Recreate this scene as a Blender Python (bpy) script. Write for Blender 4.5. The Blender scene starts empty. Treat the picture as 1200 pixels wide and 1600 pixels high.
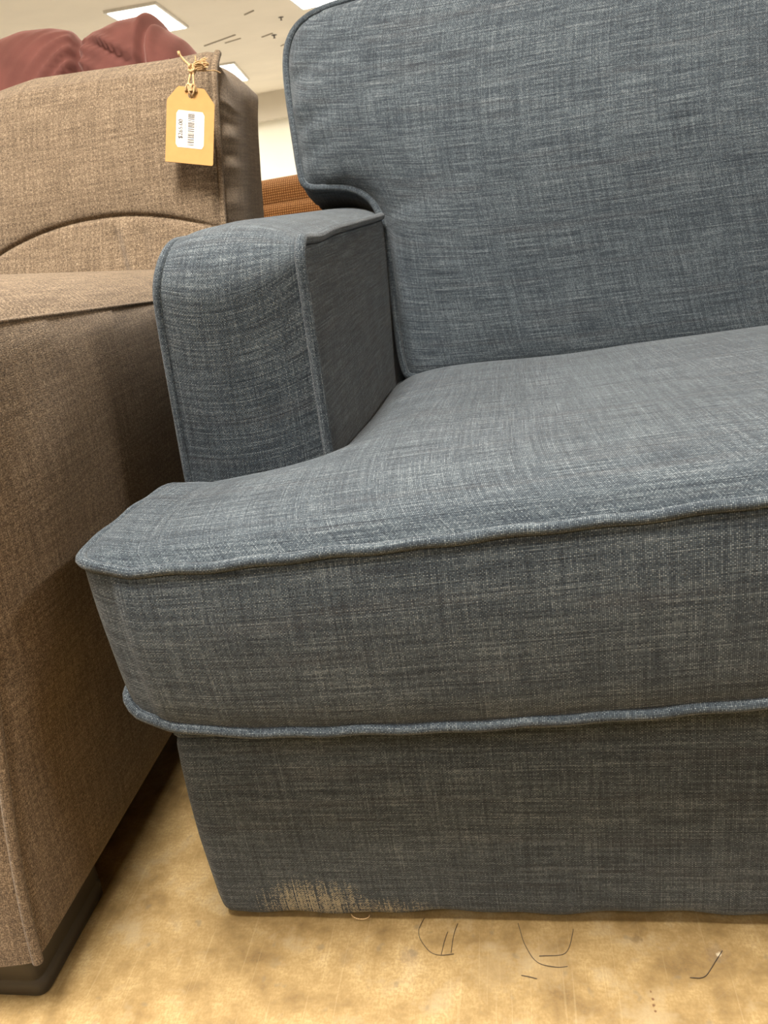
import bpy, math, random
import numpy as np
from mathutils import Vector, Matrix
random.seed(4); RNG = np.random.default_rng(7)
SC = bpy.context.scene
COL = SC.collection
SM = lambda t: (lambda u: u*u*(3-2*u))(np.clip(t, 0, 1))

# ------------------------------------------------------------------ object helpers
def tag(o, label=None, cat=None, group=None, kind=None):
    if label: o['label'] = label
    if cat: o['category'] = cat
    if group: o['group'] = group
    if kind: o['kind'] = kind
    return o

def thing(name, loc, label, cat, group=None):
    o = bpy.data.objects.new(name, None); COL.objects.link(o)
    o.location = loc; o.empty_display_size = .05
    return tag(o, label, cat, group)

class MB:
    """collects vertices, faces and per-corner UVs (in metres) into one mesh"""
    def __init__(s): s.v = []; s.f = []; s.uv = []; s.n = 0; s.mi = []
    def raw(s, V, F, UV, mi=0):
        V = np.asarray(V, float).reshape(-1, 3); UV = np.asarray(UV, float).reshape(-1, 2)
        s.v.append(V); s.uv.append(UV); o = s.n; s.n += len(V)
        for f in F: s.f.append([i+o for i in f]); s.mi.append(mi)
        return s
    def grid(s, P, UV=None, closed=False, flip=False, mi=0):
        """P: (n, m, 3)"""
        P = np.asarray(P, float); n, m, _ = P.shape
        if closed:
            P = np.concatenate([P, P[:1]], 0); n += 1
            if UV is not None: UV = np.concatenate([UV, UV[:1]], 0)
        if UV is None:
            du = np.linalg.norm(np.diff(P[:, m//2], axis=0), axis=1); u = np.concatenate([[0], np.cumsum(du)])
            dv = np.linalg.norm(np.diff(P[n//2], axis=0), axis=1); v = np.concatenate([[0], np.cumsum(dv)])
            UV = np.stack(np.meshgrid(u, v, indexing='ij'), -1)
        idx = np.arange(n*m).reshape(n, m)
        a, b, c, d = idx[:-1, :-1].ravel(), idx[1:, :-1].ravel(), idx[1:, 1:].ravel(), idx[:-1, 1:].ravel()
        F = np.stack([a, d, c, b] if flip else [a, b, c, d], 1).tolist()
        return s.raw(P.reshape(-1, 3), F, UV.reshape(-1, 2), mi)
    def box(s, lo, hi, mi=0):
        lo = np.array(lo, float); hi = np.array(hi, float)
        for ax in range(3):
            b, c = (ax+1) % 3, (ax+2) % 3
            for sd in (0, 1):
                q = []
                for (i, j) in ((0, 0), (1, 0), (1, 1), (0, 1)):
                    p = np.zeros(3); p[ax] = (lo, hi)[sd][ax]; p[b] = (lo, hi)[i][b]; p[c] = (lo, hi)[j][c]; q.append(p)
                if not sd: q = q[::-1]
                s.raw(q, [(0, 1, 2, 3)], [(p[b], p[c]) for p in q], mi)
        return s
    def tube(s, pts, r, closed=False, nseg=10, v0=0.0):
        P = np.asarray(pts, float); n = len(P)
        T = np.roll(P, -1, 0)-np.roll(P, 1, 0)
        if not closed: T[0] = P[1]-P[0]; T[-1] = P[-1]-P[-2]
        T /= np.linalg.norm(T, axis=1)[:, None]+1e-12
        up = np.array([0, 0, 1.]) if abs(T[0][2]) < .9 else np.array([0, 1., 0])
        N = np.cross(T[0], up); N /= np.linalg.norm(N)
        rr = np.full(n, r) if np.isscalar(r) else np.asarray(r)
        R = []
        for i in range(n):
            N = N-T[i]*np.dot(N, T[i]); N /= np.linalg.norm(N)+1e-12
            B = np.cross(T[i], N)
            an = np.linspace(0, 2*np.pi, nseg+1)
            R.append(P[i]+rr[i]*(np.cos(an)[:, None]*N+np.sin(an)[:, None]*B))
        return s.grid(np.array(R), None, closed, flip=True)
    def build(s, name, mat, parent=None, smooth=True, merge=1e-5, loc=None):
        V = np.concatenate(s.v); UV = np.concatenate(s.uv)
        me = bpy.data.meshes.new(name); me.from_pydata(V.tolist(), [], s.f); me.update()
        lay = me.uv_layers.new(name='UVMap')
        li = np.empty(len(me.loops), np.int32); me.loops.foreach_get('vertex_index', li)
        lay.data.foreach_set('uv', UV[li].astype(np.float32).ravel())
        mats = mat if isinstance(mat, (list, tuple)) else [mat]
        for m in mats: me.materials.append(m)
        if len(mats) > 1: me.polygons.foreach_set('material_index', np.array(s.mi, np.int32))
        if merge:
            import bmesh
            bm = bmesh.new(); bm.from_mesh(me)
            bmesh.ops.remove_doubles(bm, verts=bm.verts, dist=merge)
            bm.to_mesh(me); bm.free()
        if smooth: me.polygons.foreach_set('use_smooth', np.ones(len(me.polygons), bool))
        o = bpy.data.objects.new(name, me); COL.objects.link(o)
        if parent: o.parent = parent
        if loc is not None: o.location = loc
        return o

# ------------------------------------------------------------------ shape helpers
def resample(pts, step, closed=False):
    P = np.asarray(pts, float)
    if closed: P = np.concatenate([P, P[:1]], 0)
    d = np.concatenate([[0], np.cumsum(np.linalg.norm(np.diff(P, axis=0), axis=1))])
    n = max(2, int(round(d[-1]/step)))
    t = np.linspace(0, d[-1], n+1)
    if closed: t = t[:-1]
    return np.stack([np.interp(t, d, P[:, k]) for k in range(P.shape[1])], 1)

def chaikin(pts, closed=False, it=2):
    P = np.asarray(pts, float)
    for _ in range(it):
        Q = np.roll(P, -1, 0) if closed else P[1:]
        A = P if closed else P[:-1]
        R = np.stack([.75*A+.25*Q, .25*A+.75*Q], 1).reshape(-1, P.shape[1])
        P = R if closed else np.concatenate([P[:1], R, P[-1:]], 0)
    return P

def rounded(poly, r, n=5):
    """round each corner of a closed 2D polygon; r scalar or list"""
    P = [np.array(p, float) for p in poly]; out = []
    for i, p in enumerate(P):
        rr = r[i] if hasattr(r, '__len__') else r
        a = P[i-1]-p; b = P[(i+1) % len(P)]-p
        la, lb = np.linalg.norm(a), np.linalg.norm(b)
        rr = min(rr, la*.49, lb*.49)
        if rr < 1e-5: out.append(p); continue
        A = p+a/la*rr; B = p+b/lb*rr
        for t in np.linspace(0, 1, n): out.append((1-t)**2*A+2*t*(1-t)*p+t*t*B)
    return np.array(out)

def normals2d(P, closed=True):
    T = np.roll(P, -1, 0)-np.roll(P, 1, 0)
    if not closed: T[0] = P[1]-P[0]; T[-1] = P[-1]-P[-2]
    T /= np.linalg.norm(T, axis=1)[:, None]+1e-12
    return np.stack([T[:, 1], -T[:, 0]], 1)        # outward for a counter-clockwise loop

def inside(X, Y, poly):
    c = np.zeros(X.shape, bool); n = len(poly)
    for i in range(n):
        x0, y0 = poly[i]; x1, y1 = poly[(i+1) % n]
        if y0 == y1: continue
        m = ((y0 > Y) != (y1 > Y)) & (X < (x1-x0)*(Y-y0)/(y1-y0)+x0)
        c ^= m
    return c

def nearest(pts, poly):
    A = poly; B = np.roll(poly, -1, 0); D = B-A; L = (D**2).sum(1)+1e-15
    out = np.empty_like(pts)
    for k, p in enumerate(pts):
        t = np.clip(((p-A)*D).sum(1)/L, 0, 1); q = A+t[:, None]*D
        out[k] = q[np.argmin(((q-p)**2).sum(1))]
    return out

def pillow(poly, cell, L, H, power=.5, iters=None):
    """an inflated panel over a closed outline: returns a, b, h, quads"""
    poly = np.asarray(poly, float)
    lo = poly.min(0)-cell*1.5; hi = poly.max(0)+cell*1.5
    nx, ny = int((hi[0]-lo[0])/cell)+1, int((hi[1]-lo[1])/cell)+1
    X, Y = np.meshgrid(lo[0]+cell*np.arange(nx), lo[1]+cell*np.arange(ny), indexing='ij')
    I = inside(X, Y, poly); ph = np.zeros(X.shape)
    iters = iters or int(min(2500, 4*(L/cell)**2+200))
    k = 4+cell*cell/(L*L)
    for _ in range(iters):
        s = np.zeros_like(ph)
        s[1:-1, 1:-1] = ph[2:, 1:-1]+ph[:-2, 1:-1]+ph[1:-1, 2:]+ph[1:-1, :-2]
        ph = np.where(I, (s+cell*cell)/k, 0)
    h = H*np.clip(ph/(L*L), 0, None)**power
    q = I[:-1, :-1] & I[1:, :-1] & I[1:, 1:] & I[:-1, 1:]
    idx = np.arange(nx*ny).reshape(nx, ny)
    F = np.stack([idx[:-1, :-1][q], idx[1:, :-1][q], idx[1:, 1:][q], idx[:-1, 1:][q]], 1)
    cnt = np.bincount(F.ravel(), minlength=nx*ny).reshape(nx, ny)
    bd = (cnt > 0) & (cnt < 4)
    # inner-corner nodes touch 3 quads; ones already on the rim are snapped to the outline
    a, b, h = X.ravel().copy(), Y.ravel().copy(), h.ravel().copy(); bi = np.where(bd.ravel())[0]
    nn = nearest(np.stack([a[bi], b[bi]], 1), poly); a[bi], b[bi] = nn[:, 0], nn[:, 1]; h[bi] = 0
    used = np.unique(F); rm = -np.ones(nx*ny, int); rm[used] = np.arange(len(used))
    return a[used], b[used], h[used], rm[F]

def skirt(path2, nrm, rows, f, closed=True):
    """wall along an outline: rows of (outward offset, k); f(a, b, k) -> xyz"""
    P = []
    for off, k in rows:
        q = path2+nrm*off
        P.append(np.stack(f(q[:, 0], q[:, 1], np.full(len(q), k)), -1))
    return np.stack(P, 1)

# ------------------------------------------------------------------ materials
class NT:
    def __init__(s, name):
        s.m = bpy.data.materials.new(name); s.m.use_nodes = True; s.t = s.m.node_tree; s.t.nodes.clear()
        s.out = s.n('ShaderNodeOutputMaterial'); s.b = s.n('ShaderNodeBsdfPrincipled')
        s.l(s.b.outputs[0], s.out.inputs[0])
    def n(s, t, **k):
        x = s.t.nodes.new(t)
        for a, v in k.items(): setattr(x, a, v)
        return x
    def l(s, a, b): s.t.links.new(a, b)
    def put(s, x, v):
        if hasattr(v, 'links') or isinstance(v, bpy.types.NodeSocket): s.l(v, x)
        else: x.default_value = v
    def math(s, op, a, b=0.0, c=0.0):
        x = s.n('ShaderNodeMath', operation=op); s.put(x.inputs[0], a); s.put(x.inputs[1], b)
        if op in ('MULTIPLY_ADD', 'SMOOTH_MIN', 'COMPARE'): s.put(x.inputs[2], c)
        return x.outputs[0]
    def add(s, *a):
        r = a[0]
        for q in a[1:]: r = s.math('ADD', r, q)
        return r
    def mul(s, a, b): return s.math('MULTIPLY', a, b)
    def scale(s, vec, sx, sy, sz=1.0):
        x = s.n('ShaderNodeVectorMath', operation='MULTIPLY'); s.l(vec, x.inputs[0]); x.inputs[1].default_value = (sx, sy, sz); return x.outputs[0]
    def noise(s, vec, sx=1, sy=1, detail=2.0, rough=.5, dim='2D', dist=0.0, sz=1.0):
        x = s.n('ShaderNodeTexNoise', noise_dimensions=dim); s.l(s.scale(vec, sx, sy, sz), x.inputs['Vector'])
        x.inputs['Scale'].default_value = 1; x.inputs['Detail'].default_value = detail; x.inputs['Roughness'].default_value = rough
        x.inputs['Distortion'].default_value = dist
        return x.outputs[0]
    def ramp(s, v, stops):
        x = s.n('ShaderNodeValToRGB'); e = x.color_ramp.elements
        while len(e) < len(stops): e.new(.5)
        for q, (p, c) in zip(e, stops): q.position = p; q.color = (*c, 1)
        s.l(v, x.inputs[0]); return x.outputs[0]
    def mix(s, f, a, b, mode='MIX'):
        x = s.n('ShaderNodeMix', data_type='RGBA', blend_type=mode); s.put(x.inputs[0], f)
        for i, v in ((6, a), (7, b)):
            if isinstance(v, tuple): x.inputs[i].default_value = (*v, 1)
            else: s.l(v, x.inputs[i])
        return x.outputs[2]
    def rng(s, v, a, b, c=0.0, d=1.0, smooth=False):
        x = s.n('ShaderNodeMapRange', clamp=True)
        if smooth: x.interpolation_type = 'SMOOTHSTEP'
        s.l(v, x.inputs[0])
        for i, q in enumerate((a, b, c, d)): x.inputs[i+1].default_value = q
        return x.outputs[0]
    def bump(s, h, strength=.5, dist=.001, prev=None):
        x = s.n('ShaderNodeBump'); x.inputs['Strength'].default_value = strength; x.inputs['Distance'].default_value = dist
        s.l(h, x.inputs['Height'])
        if prev is not None: s.l(prev, x.inputs['Normal'])
        return x.outputs[0]
    def set(s, **k):
        for a, v in k.items():
            i = s.b.inputs[a.replace('_', ' ')]
            if isinstance(v, tuple): i.default_value = (*v, 1) if len(v) == 3 else v
            else: s.put(i, v)
        return s

def plain(name, col, rough=.6, metal=0.0, **k):
    t = NT(name); uv = t.n('ShaderNodeTexCoord').outputs['Object']
    v = t.noise(uv, 40, 40, 3, dim='3D', sz=40)
    c = t.mix(t.rng(v, .3, .7), tuple(x*.9 for x in col), tuple(min(1, x*1.08) for x in col))
    t.set(Base_Color=c, Roughness=rough, Metallic=metal, **k); return t.m

def emit(name, col, st):
    t = NT(name); t.set(Base_Color=(.8, .8, .8), Emission_Color=col, Emission_Strength=st, Roughness=.5); return t.m

def blue_linen(name, stain=False):
    t = NT(name); uv = t.n('ShaderNodeUVMap', uv_map='UVMap').outputs[0]
    w = t.n('ShaderNodeTexNoise', noise_dimensions='2D'); t.l(t.scale(uv, 9, 9), w.inputs['Vector']); w.inputs['Scale'].default_value = 1
    wv = t.n('ShaderNodeVectorMath', operation='MULTIPLY_ADD'); t.l(w.outputs['Color'], wv.inputs[0]); wv.inputs[1].default_value = (.0025, .0025, 0); t.l(uv, wv.inputs[2])
    p = wv.outputs[0]
    sep = t.n('ShaderNodeSeparateXYZ'); t.l(p, sep.inputs[0]); u, v = sep.outputs[0], sep.outputs[1]
    # plain weave: cells of warp and weft threads, each with its own tone
    pu, pv = .0015, .0014
    cu, cv = t.mul(u, 1/pu), t.mul(v, 1/pv)
    iu, iv = t.math('FLOOR', cu), t.math('FLOOR', cv)
    fu, fv = t.math('FRACT', cu), t.math('FRACT', cv)
    par = t.math('MULTIPLY', t.math('FRACT', t.mul(t.add(iu, iv, 4000.0), .5)), 2.0)
    def white(a, b_):
        cx = t.n('ShaderNodeCombineXYZ'); t.put(cx.inputs[0], a); t.put(cx.inputs[1], b_)
        x = t.n('ShaderNodeTexWhiteNoise', noise_dimensions='2D'); t.l(cx.outputs[0], x.inputs['Vector']); return x.outputs['Value']
    cellr = white(iu, iv)
    dome = t.mul(t.math('SINE', t.mul(fu, math.pi)), t.math('SINE', t.mul(fv, math.pi)))
    c0 = lambda x, k: t.math('MULTIPLY_ADD', x, k, -.5*k)
    def cells(a, b_, sx, sy):
        cx = t.n('ShaderNodeCombineXYZ'); t.put(cx.inputs[0], a); t.put(cx.inputs[1], b_); return t.noise(cx.outputs[0], sx, sy, 1.0)
    weft = cells(cu, iv, .022, .93); warp = cells(iu, cv, .93, .018)
    weftb = t.noise(p, 5, 200, 2); warpb = t.noise(p, 190, 4, 2)
    blot = t.noise(p, 7, 16, 2)
    weave = par
    val = t.add(c0(par, .10), c0(weft, .52), c0(warp, .30), c0(weftb, .24), c0(warpb, .18), c0(blot, .12), t.mul(dome, t.math('MULTIPLY_ADD', cellr, .50, .10)))
    val = t.add(val, .37)
    col = t.ramp(val, [(.08, (.005, .008, .012)), (.32, (.015, .022, .031)), (.5, (.034, .046, .058)), (.70, (.068, .086, .100)), (.95, (.20, .225, .24))])
    tint = t.rng(t.noise(p, 5, 55, 2), .54, .74)
    col = t.mix(t.mul(tint, .09), col, (.070, .056, .052))
    if stain:
        # pale worn threads at the hem near the left front corner (UV: u along the panel from the back corner, v height)
        px = t.math('SUBTRACT', u, STAIN_U); pz = v
        d1 = t.math('SQRT', t.add(t.math('POWER', t.mul(px, 1/.075), 2.0), t.math('POWER', t.mul(t.math('SUBTRACT', pz, .026), 1/.046), 2.0)))
        d2 = t.math('SQRT', t.add(t.math('POWER', t.mul(t.math('SUBTRACT', px, .055), 1/.085), 2.0), t.math('POWER', t.mul(t.math('SUBTRACT', pz, .018), 1/.026), 2.0)))
        m = t.math('MAXIMUM', t.rng(d1, 1.05, .25), t.mul(t.rng(d2, 1.05, .3), .75))
        thr = t.rng(t.add(c0(warp, 1.9), c0(weft, .7), c0(cellr, .8), t.mul(weave, .40), m), .72, 1.5)
        col = t.mix(t.mul(t.mul(thr, t.rng(dome, .1, .75, .25, 1.0)), t.rng(m, .0, .3)), col, (.47, .41, .27))
    hgt = t.add(t.mul(dome, t.math('MULTIPLY_ADD', par, .6, .4)), c0(cellr, .35), c0(weft, .4))
    t.set(Base_Color=col, Roughness=.88, Specular_IOR_Level=.25, Sheen_Weight=.12, Sheen_Roughness=.5, Normal=t.bump(hgt, .55, .0007))
    return t.m

def tweed(name, dark, mid, light, fine=1.35, streak=.16):
    t = NT(name); uv = t.n('ShaderNodeUVMap', uv_map='UVMap').outputs[0]
    c0 = lambda x, k: t.math('MULTIPLY_ADD', x, k, -.5*k)
    g1 = t.noise(uv, 620*fine, 620*fine, 2); g2 = t.noise(uv, 900*fine, 150*fine, 1); g3 = t.noise(uv, 150*fine, 900*fine, 1)
    b1 = t.noise(uv, 260, 14, 2); b2 = t.noise(uv, 14, 260, 2)
    val = t.add(c0(g1, 1.0), c0(g2, .7), c0(g3, .7), c0(b1, streak*2.2), c0(b2, streak*2.2), .5)
    col = t.ramp(val, [(.1, dark), (.5, mid), (.9, light)])
    t.set(Base_Color=col, Roughness=.92, Specular_IOR_Level=.15, Sheen_Weight=.10, Normal=t.bump(t.add(g1, g2, g3), .4, .0008))
    return t.m

def velvet(name, col):
    t = NT(name); uv = t.n('ShaderNodeTexCoord').outputs['Object']
    v = t.noise(uv, 14, 14, 4, dim='3D', sz=14); f = t.noise(uv, 400, 400, 2, dim='3D', sz=400)
    c = t.mix(t.rng(v, .3, .7), tuple(x*.82 for x in col), tuple(x*1.15 for x in col))
    t.set(Base_Color=c, Roughness=.85, Specular_IOR_Level=.15, Sheen_Weight=.45, Sheen_Roughness=.4, Sheen_Tint=(.95, .6, .55), Normal=t.bump(f, .3, .001)); return t.m

def waffle(name):
    t = NT(name); uv = t.n('ShaderNodeUVMap', uv_map='UVMap').outputs[0]
    sep = t.n('ShaderNodeSeparateXYZ'); t.l(uv, sep.inputs[0])
    A = t.math('SINE', t.mul(sep.outputs[0], 2*math.pi/.0105)); B = t.math('SINE', t.mul(sep.outputs[1], 2*math.pi/.0115))
    m = t.math('MINIMUM', A, B)
    c = t.ramp(t.add(t.mul(m, .5), .5, t.math('MULTIPLY_ADD', t.noise(uv, 90, 90, 2), .3, -.15)), [(0, (.15, .060, .018)), (.45, (.40, .19, .068)), (1, (.62, .36, .16))])
    t.set(Base_Color=c, Roughness=.9, Specular_IOR_Level=.15, Normal=t.bump(m, .7, .0028)); return t.m

def floor_mat():
    t = NT('worn_tan_floor'); p = t.n('ShaderNodeTexCoord').outputs['Object']
    big = t.noise(p, 5, 7, 5, .6); mid = t.noise(p, 26, 30, 5, .65); fine = t.noise(p, 420, 300, 3); fib = t.noise(p, 110, 330, 2)
    c = t.ramp(t.add(t.mul(big, .45), t.mul(mid, .55)), [(.34, (.15, .097, .039)), (.46, (.25, .168, .069)), (.57, (.335, .234, .103)), (.72, (.43, .32, .165))])
    c = t.mix(t.rng(t.add(t.mul(fine, .6), t.mul(fib, .4)), .38, .62), c, t.mix(.55, c, (.20, .125, .045)))
    # blotchy grey scuffs
    sc = t.rng(t.noise(p, 13, 17, 4, .7), .56, .72); c = t.mix(t.mul(sc, .65), c, (.30, .23, .13))
    sp = t.rng(t.noise(p, 48, 48, 2, .5), .70, .78); c = t.mix(t.mul(sp, .55), c, (.16, .12, .07))
    # pale scratches in two directions
    s1 = t.rng(t.noise(t.scale(p, 1, 1), 260, 7, 1, dist=.4), .71, .75); c = t.mix(t.mul(s1, .07), c, (.74, .60, .35))
    rot = t.n('ShaderNodeVectorRotate', rotation_type='Z_AXIS'); t.l(p, rot.inputs[0]); rot.inputs['Angle'].default_value = .9
    s2 = t.rng(t.noise(rot.outputs[0], 230, 6, 1, dist=.3), .73, .77); c = t.mix(t.mul(s2, .2), c, (.24, .17, .09))
    # knots, scuffs and specks that stay on the board
    wob = t.noise(p, 210, 210, 2)
    for x, y, rad, k, colr in ((.442, -.015, .0065, .6, (.13, .085, .04)), (.514, -.029, .013, .55, (.15, .10, .055)), (.516, -.030, .003, .6, (.7, .62, .45)), (.446, -.070, .0016, .9, (.10, .04, .015)), (.4468, -.077, .0016, .9, (.10, .04, .015)), (.4465, -.083, .0022, .9, (.10, .04, .015)), (.447, -.0885, .0014, .9, (.10, .04, .015)), (.148, -.045, .010, .4, (.2, .14, .07)), (.214, -.040, .012, .45, (.18, .13, .08)), (.074, -.052, .009, .4, (.2, .15, .08)), (-.06, .0, .008, .35, (.2, .14, .07)), (.30, -.055, .03, .35, (.26, .19, .10)), (.35, -.045, .035, .3, (.27, .20, .11))):
        vd = t.n('ShaderNodeVectorMath', operation='DISTANCE'); t.l(p, vd.inputs[0]); vd.inputs[1].default_value = (x, y, 0)
        m_ = t.rng(t.add(vd.outputs['Value'], t.math('MULTIPLY_ADD', wob, rad*1.6, -.8*rad)), rad, rad*.35)
        c = t.mix(t.mul(m_, k), c, colr)
    t.set(Base_Color=c, Roughness=t.rng(mid, .3, .7, .5, .72), Specular_IOR_Level=.3, Normal=t.bump(t.add(mid, fine), .12, .002)); return t.m

def paint(name, col, sc=3.0, amt=.06):
    t = NT(name); p = t.n('ShaderNodeTexCoord').outputs['Object']
    v = t.noise(p, sc, sc, 4, dim='3D', sz=sc)
    t.set(Base_Color=t.mix(t.rng(v, .3, .7), tuple(x*(1-amt) for x in col), tuple(min(1, x*(1+amt)) for x in col)), Roughness=.8, Specular_IOR_Level=.2); return t.m

SOFA_D = .98
STAIN_U = SOFA_D+.105
M_BLUE = blue_linen('slate_blue_linen')
M_BASE = blue_linen('slate_blue_linen_worn', True)
M_BROWN = tweed('brown_heather_tweed', (.035, .024, .015), (.116, .082, .052), (.29, .222, .152))
M_PINK = velvet('dusty_rose_plush', (.125, .046, .038))
M_ORANGE = waffle('orange_waffle_cloth')
M_FOOT = plain('black_plastic', (.022, .018, .014), .45)
M_KRAFT = paint('kraft_card', (.40, .225, .078), 60, .05)
M_PAPER = paint('white_paper', (.72, .69, .62), 50, .02)
M_INK = plain('label_ink', (.05, .04, .04), .7)
M_INKL = plain('label_ink_pale', (.22, .19, .17), .7)
M_TWINE = tweed('jute_twine', (.22, .12, .045), (.52, .34, .17), (.74, .56, .33), 1.6)
M_HAIR = plain('dark_thread', (.035, .025, .018), .6)
M_FLOOR = floor_mat()
M_BOUNCE_FLOOR = paint('pale_bounce_floor', (.34, .325, .30), 2.0, .04)  # for the added floor that bounces neutral light upward
M_CEIL = paint('ceiling_paint', (.90, .82, .69), 1.2, .04)
M_WALL = paint('cream_wall_paint', (.95, .92, .80), 1.0, .02)
M_SOFF = paint('soffit_paint', (.66, .60, .50), 1.0, .03)
M_LAMP = emit('lamp_diffuser', (1.0, .95, .86), 9.0)
M_METAL = plain('white_lamp_metal', (.75, .72, .66), .4)
M_GREY = plain('dull_tan_metal', (.33, .28, .21), .6)
M_DKM = plain('dark_grey_metal', (.16, .14, .12), .5)

# ------------------------------------------------------------------ camera
R = np.array([[0.98056, 0.13615, -0.14129], [0.07726, 0.39399, 0.91586], [-0.18037, 0.90897, -0.37581]])
cam = bpy.data.cameras.new('camera'); co = bpy.data.objects.new('camera', cam); COL.objects.link(co)
cam.sensor_fit = 'HORIZONTAL'; cam.sensor_width = 36; cam.lens = 36*1203.765/1200; cam.clip_start = .02; cam.clip_end = 200
mw = Matrix.Identity(4)
for i in range(3):
    mw[i][0] = R[0][i]; mw[i][1] = R[1][i]; mw[i][2] = -R[2][i]
mw.translation = Vector((.36617, -.58141, .71616)); co.matrix_world = mw
cam.dof.use_dof = True; cam.dof.focus_distance = .78; cam.dof.aperture_fstop = 26
SC.camera = co

# ================================================================== blue sofa
W = 1.62
def mirx(x): return np.where(x > W/2, W-x, x)
sofa = thing('blue_sofa', (0, 0, 0), 'slate blue linen sofa with piped edges and a thick T-shaped seat cushion', 'sofa')

# --- base with hem
def base_f(a, b, k):
    xm = mirx(a); front = SM((.25-b)/.25)
    hem = .010+.010*np.clip(xm/.57, 0, 1)*front+.0025*np.sin(a*31+b*23)+.0015*np.sin(a*77+1.3)
    hem = hem-.003*np.exp(-((xm-.05)/.04)**2)*front
    top = .256+.030*np.clip(xm/.6, 0, 1)**1.5
    return a, b, hem+(top-hem)*k
path = rounded([(0, SOFA_D), (0, 0), (W, 0), (W, SOFA_D)], [0, .014, .014, 0], 6)
path = resample(path, .008)
nr = normals2d(path, False)
rows = [(-.020, .16), (-.010, .02), (-.004, -.004), (0, .004), (.0015, .03), (.003, .10), (.004, .25), (.005, .45), (.004, .65), (.002, .82), (0, .93), (-.003, .975), (-.010, 1.0), (-.05, 1.0), (-.16, 1.0)]
b = MB()
P = skirt(path, nr, rows, base_f)
d = np.concatenate([[0], np.cumsum(np.linalg.norm(np.diff(path, axis=0), axis=1))])
UV = np.stack([np.repeat(d[:, None], len(rows), 1), P[:, :, 2]], -1); UV[:, -3:, 1] += np.array([0, .04, .15])
b.grid(P, UV)
b.raw([(.1, .1, .262), (W-.1, .1, .262), (W-.1, SOFA_D, .262), (.1, SOFA_D, .262)], [(0, 1, 2, 3)], [(.1, .1), (W-.1, .1), (W-.1, 1), (.1, 1)])
b.raw([(0, SOFA_D, .03), (W, SOFA_D, .03), (W, SOFA_D, .26), (0, SOFA_D, .26)], [(1, 0, 3, 2)], [(0, 0), (W, 0), (W, .2), (0, .2)])
base = b.build('base', M_BASE, sofa)
base['label'] = 'blue linen front rail with a pale worn patch at the hem'
pp = path[(path[:, 1] < .30)]; pn = normals2d(pp, False)
q = pp-pn*.004; xx, yy, zz = base_f(q[:, 0], q[:, 1], np.full(len(q), .985))
b = MB(); b.tube(np.stack([xx, yy, zz], 1), .0042); b.build('piping', M_BLUE, base)
# thin loose thread loop hanging from the hem
th = MB(); an = np.linspace(0, np.pi, 14)
th.tube(np.stack([.158+.010*np.cos(an), np.full(14, -.001), .010-.0065*np.sin(an)], 1), .0005, nseg=6)
th.build('loose_thread', M_TWINE, base)
for (fx, fy) in ((.09, .10), (W-.09, .10), (.09, .88), (W-.09, .88)):
    f = MB(); an = np.linspace(0, 2*np.pi, 21)
    prof = [(.018, 0), (.02, .004), (.026, .05), (.026, .08)]
    f.grid(np.stack([np.stack([fx+r*np.cos(an), fy+r*np.sin(an), np.full(21, z)], 1) for r, z in prof], 1))
    f.raw([(fx+.018*np.cos(t), fy+.018*np.sin(t), 0) for t in an[:-1]], [list(range(19, -1, -1))], [(0, 0)]*20)
    f.build('foot', M_FOOT, sofa)

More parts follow.
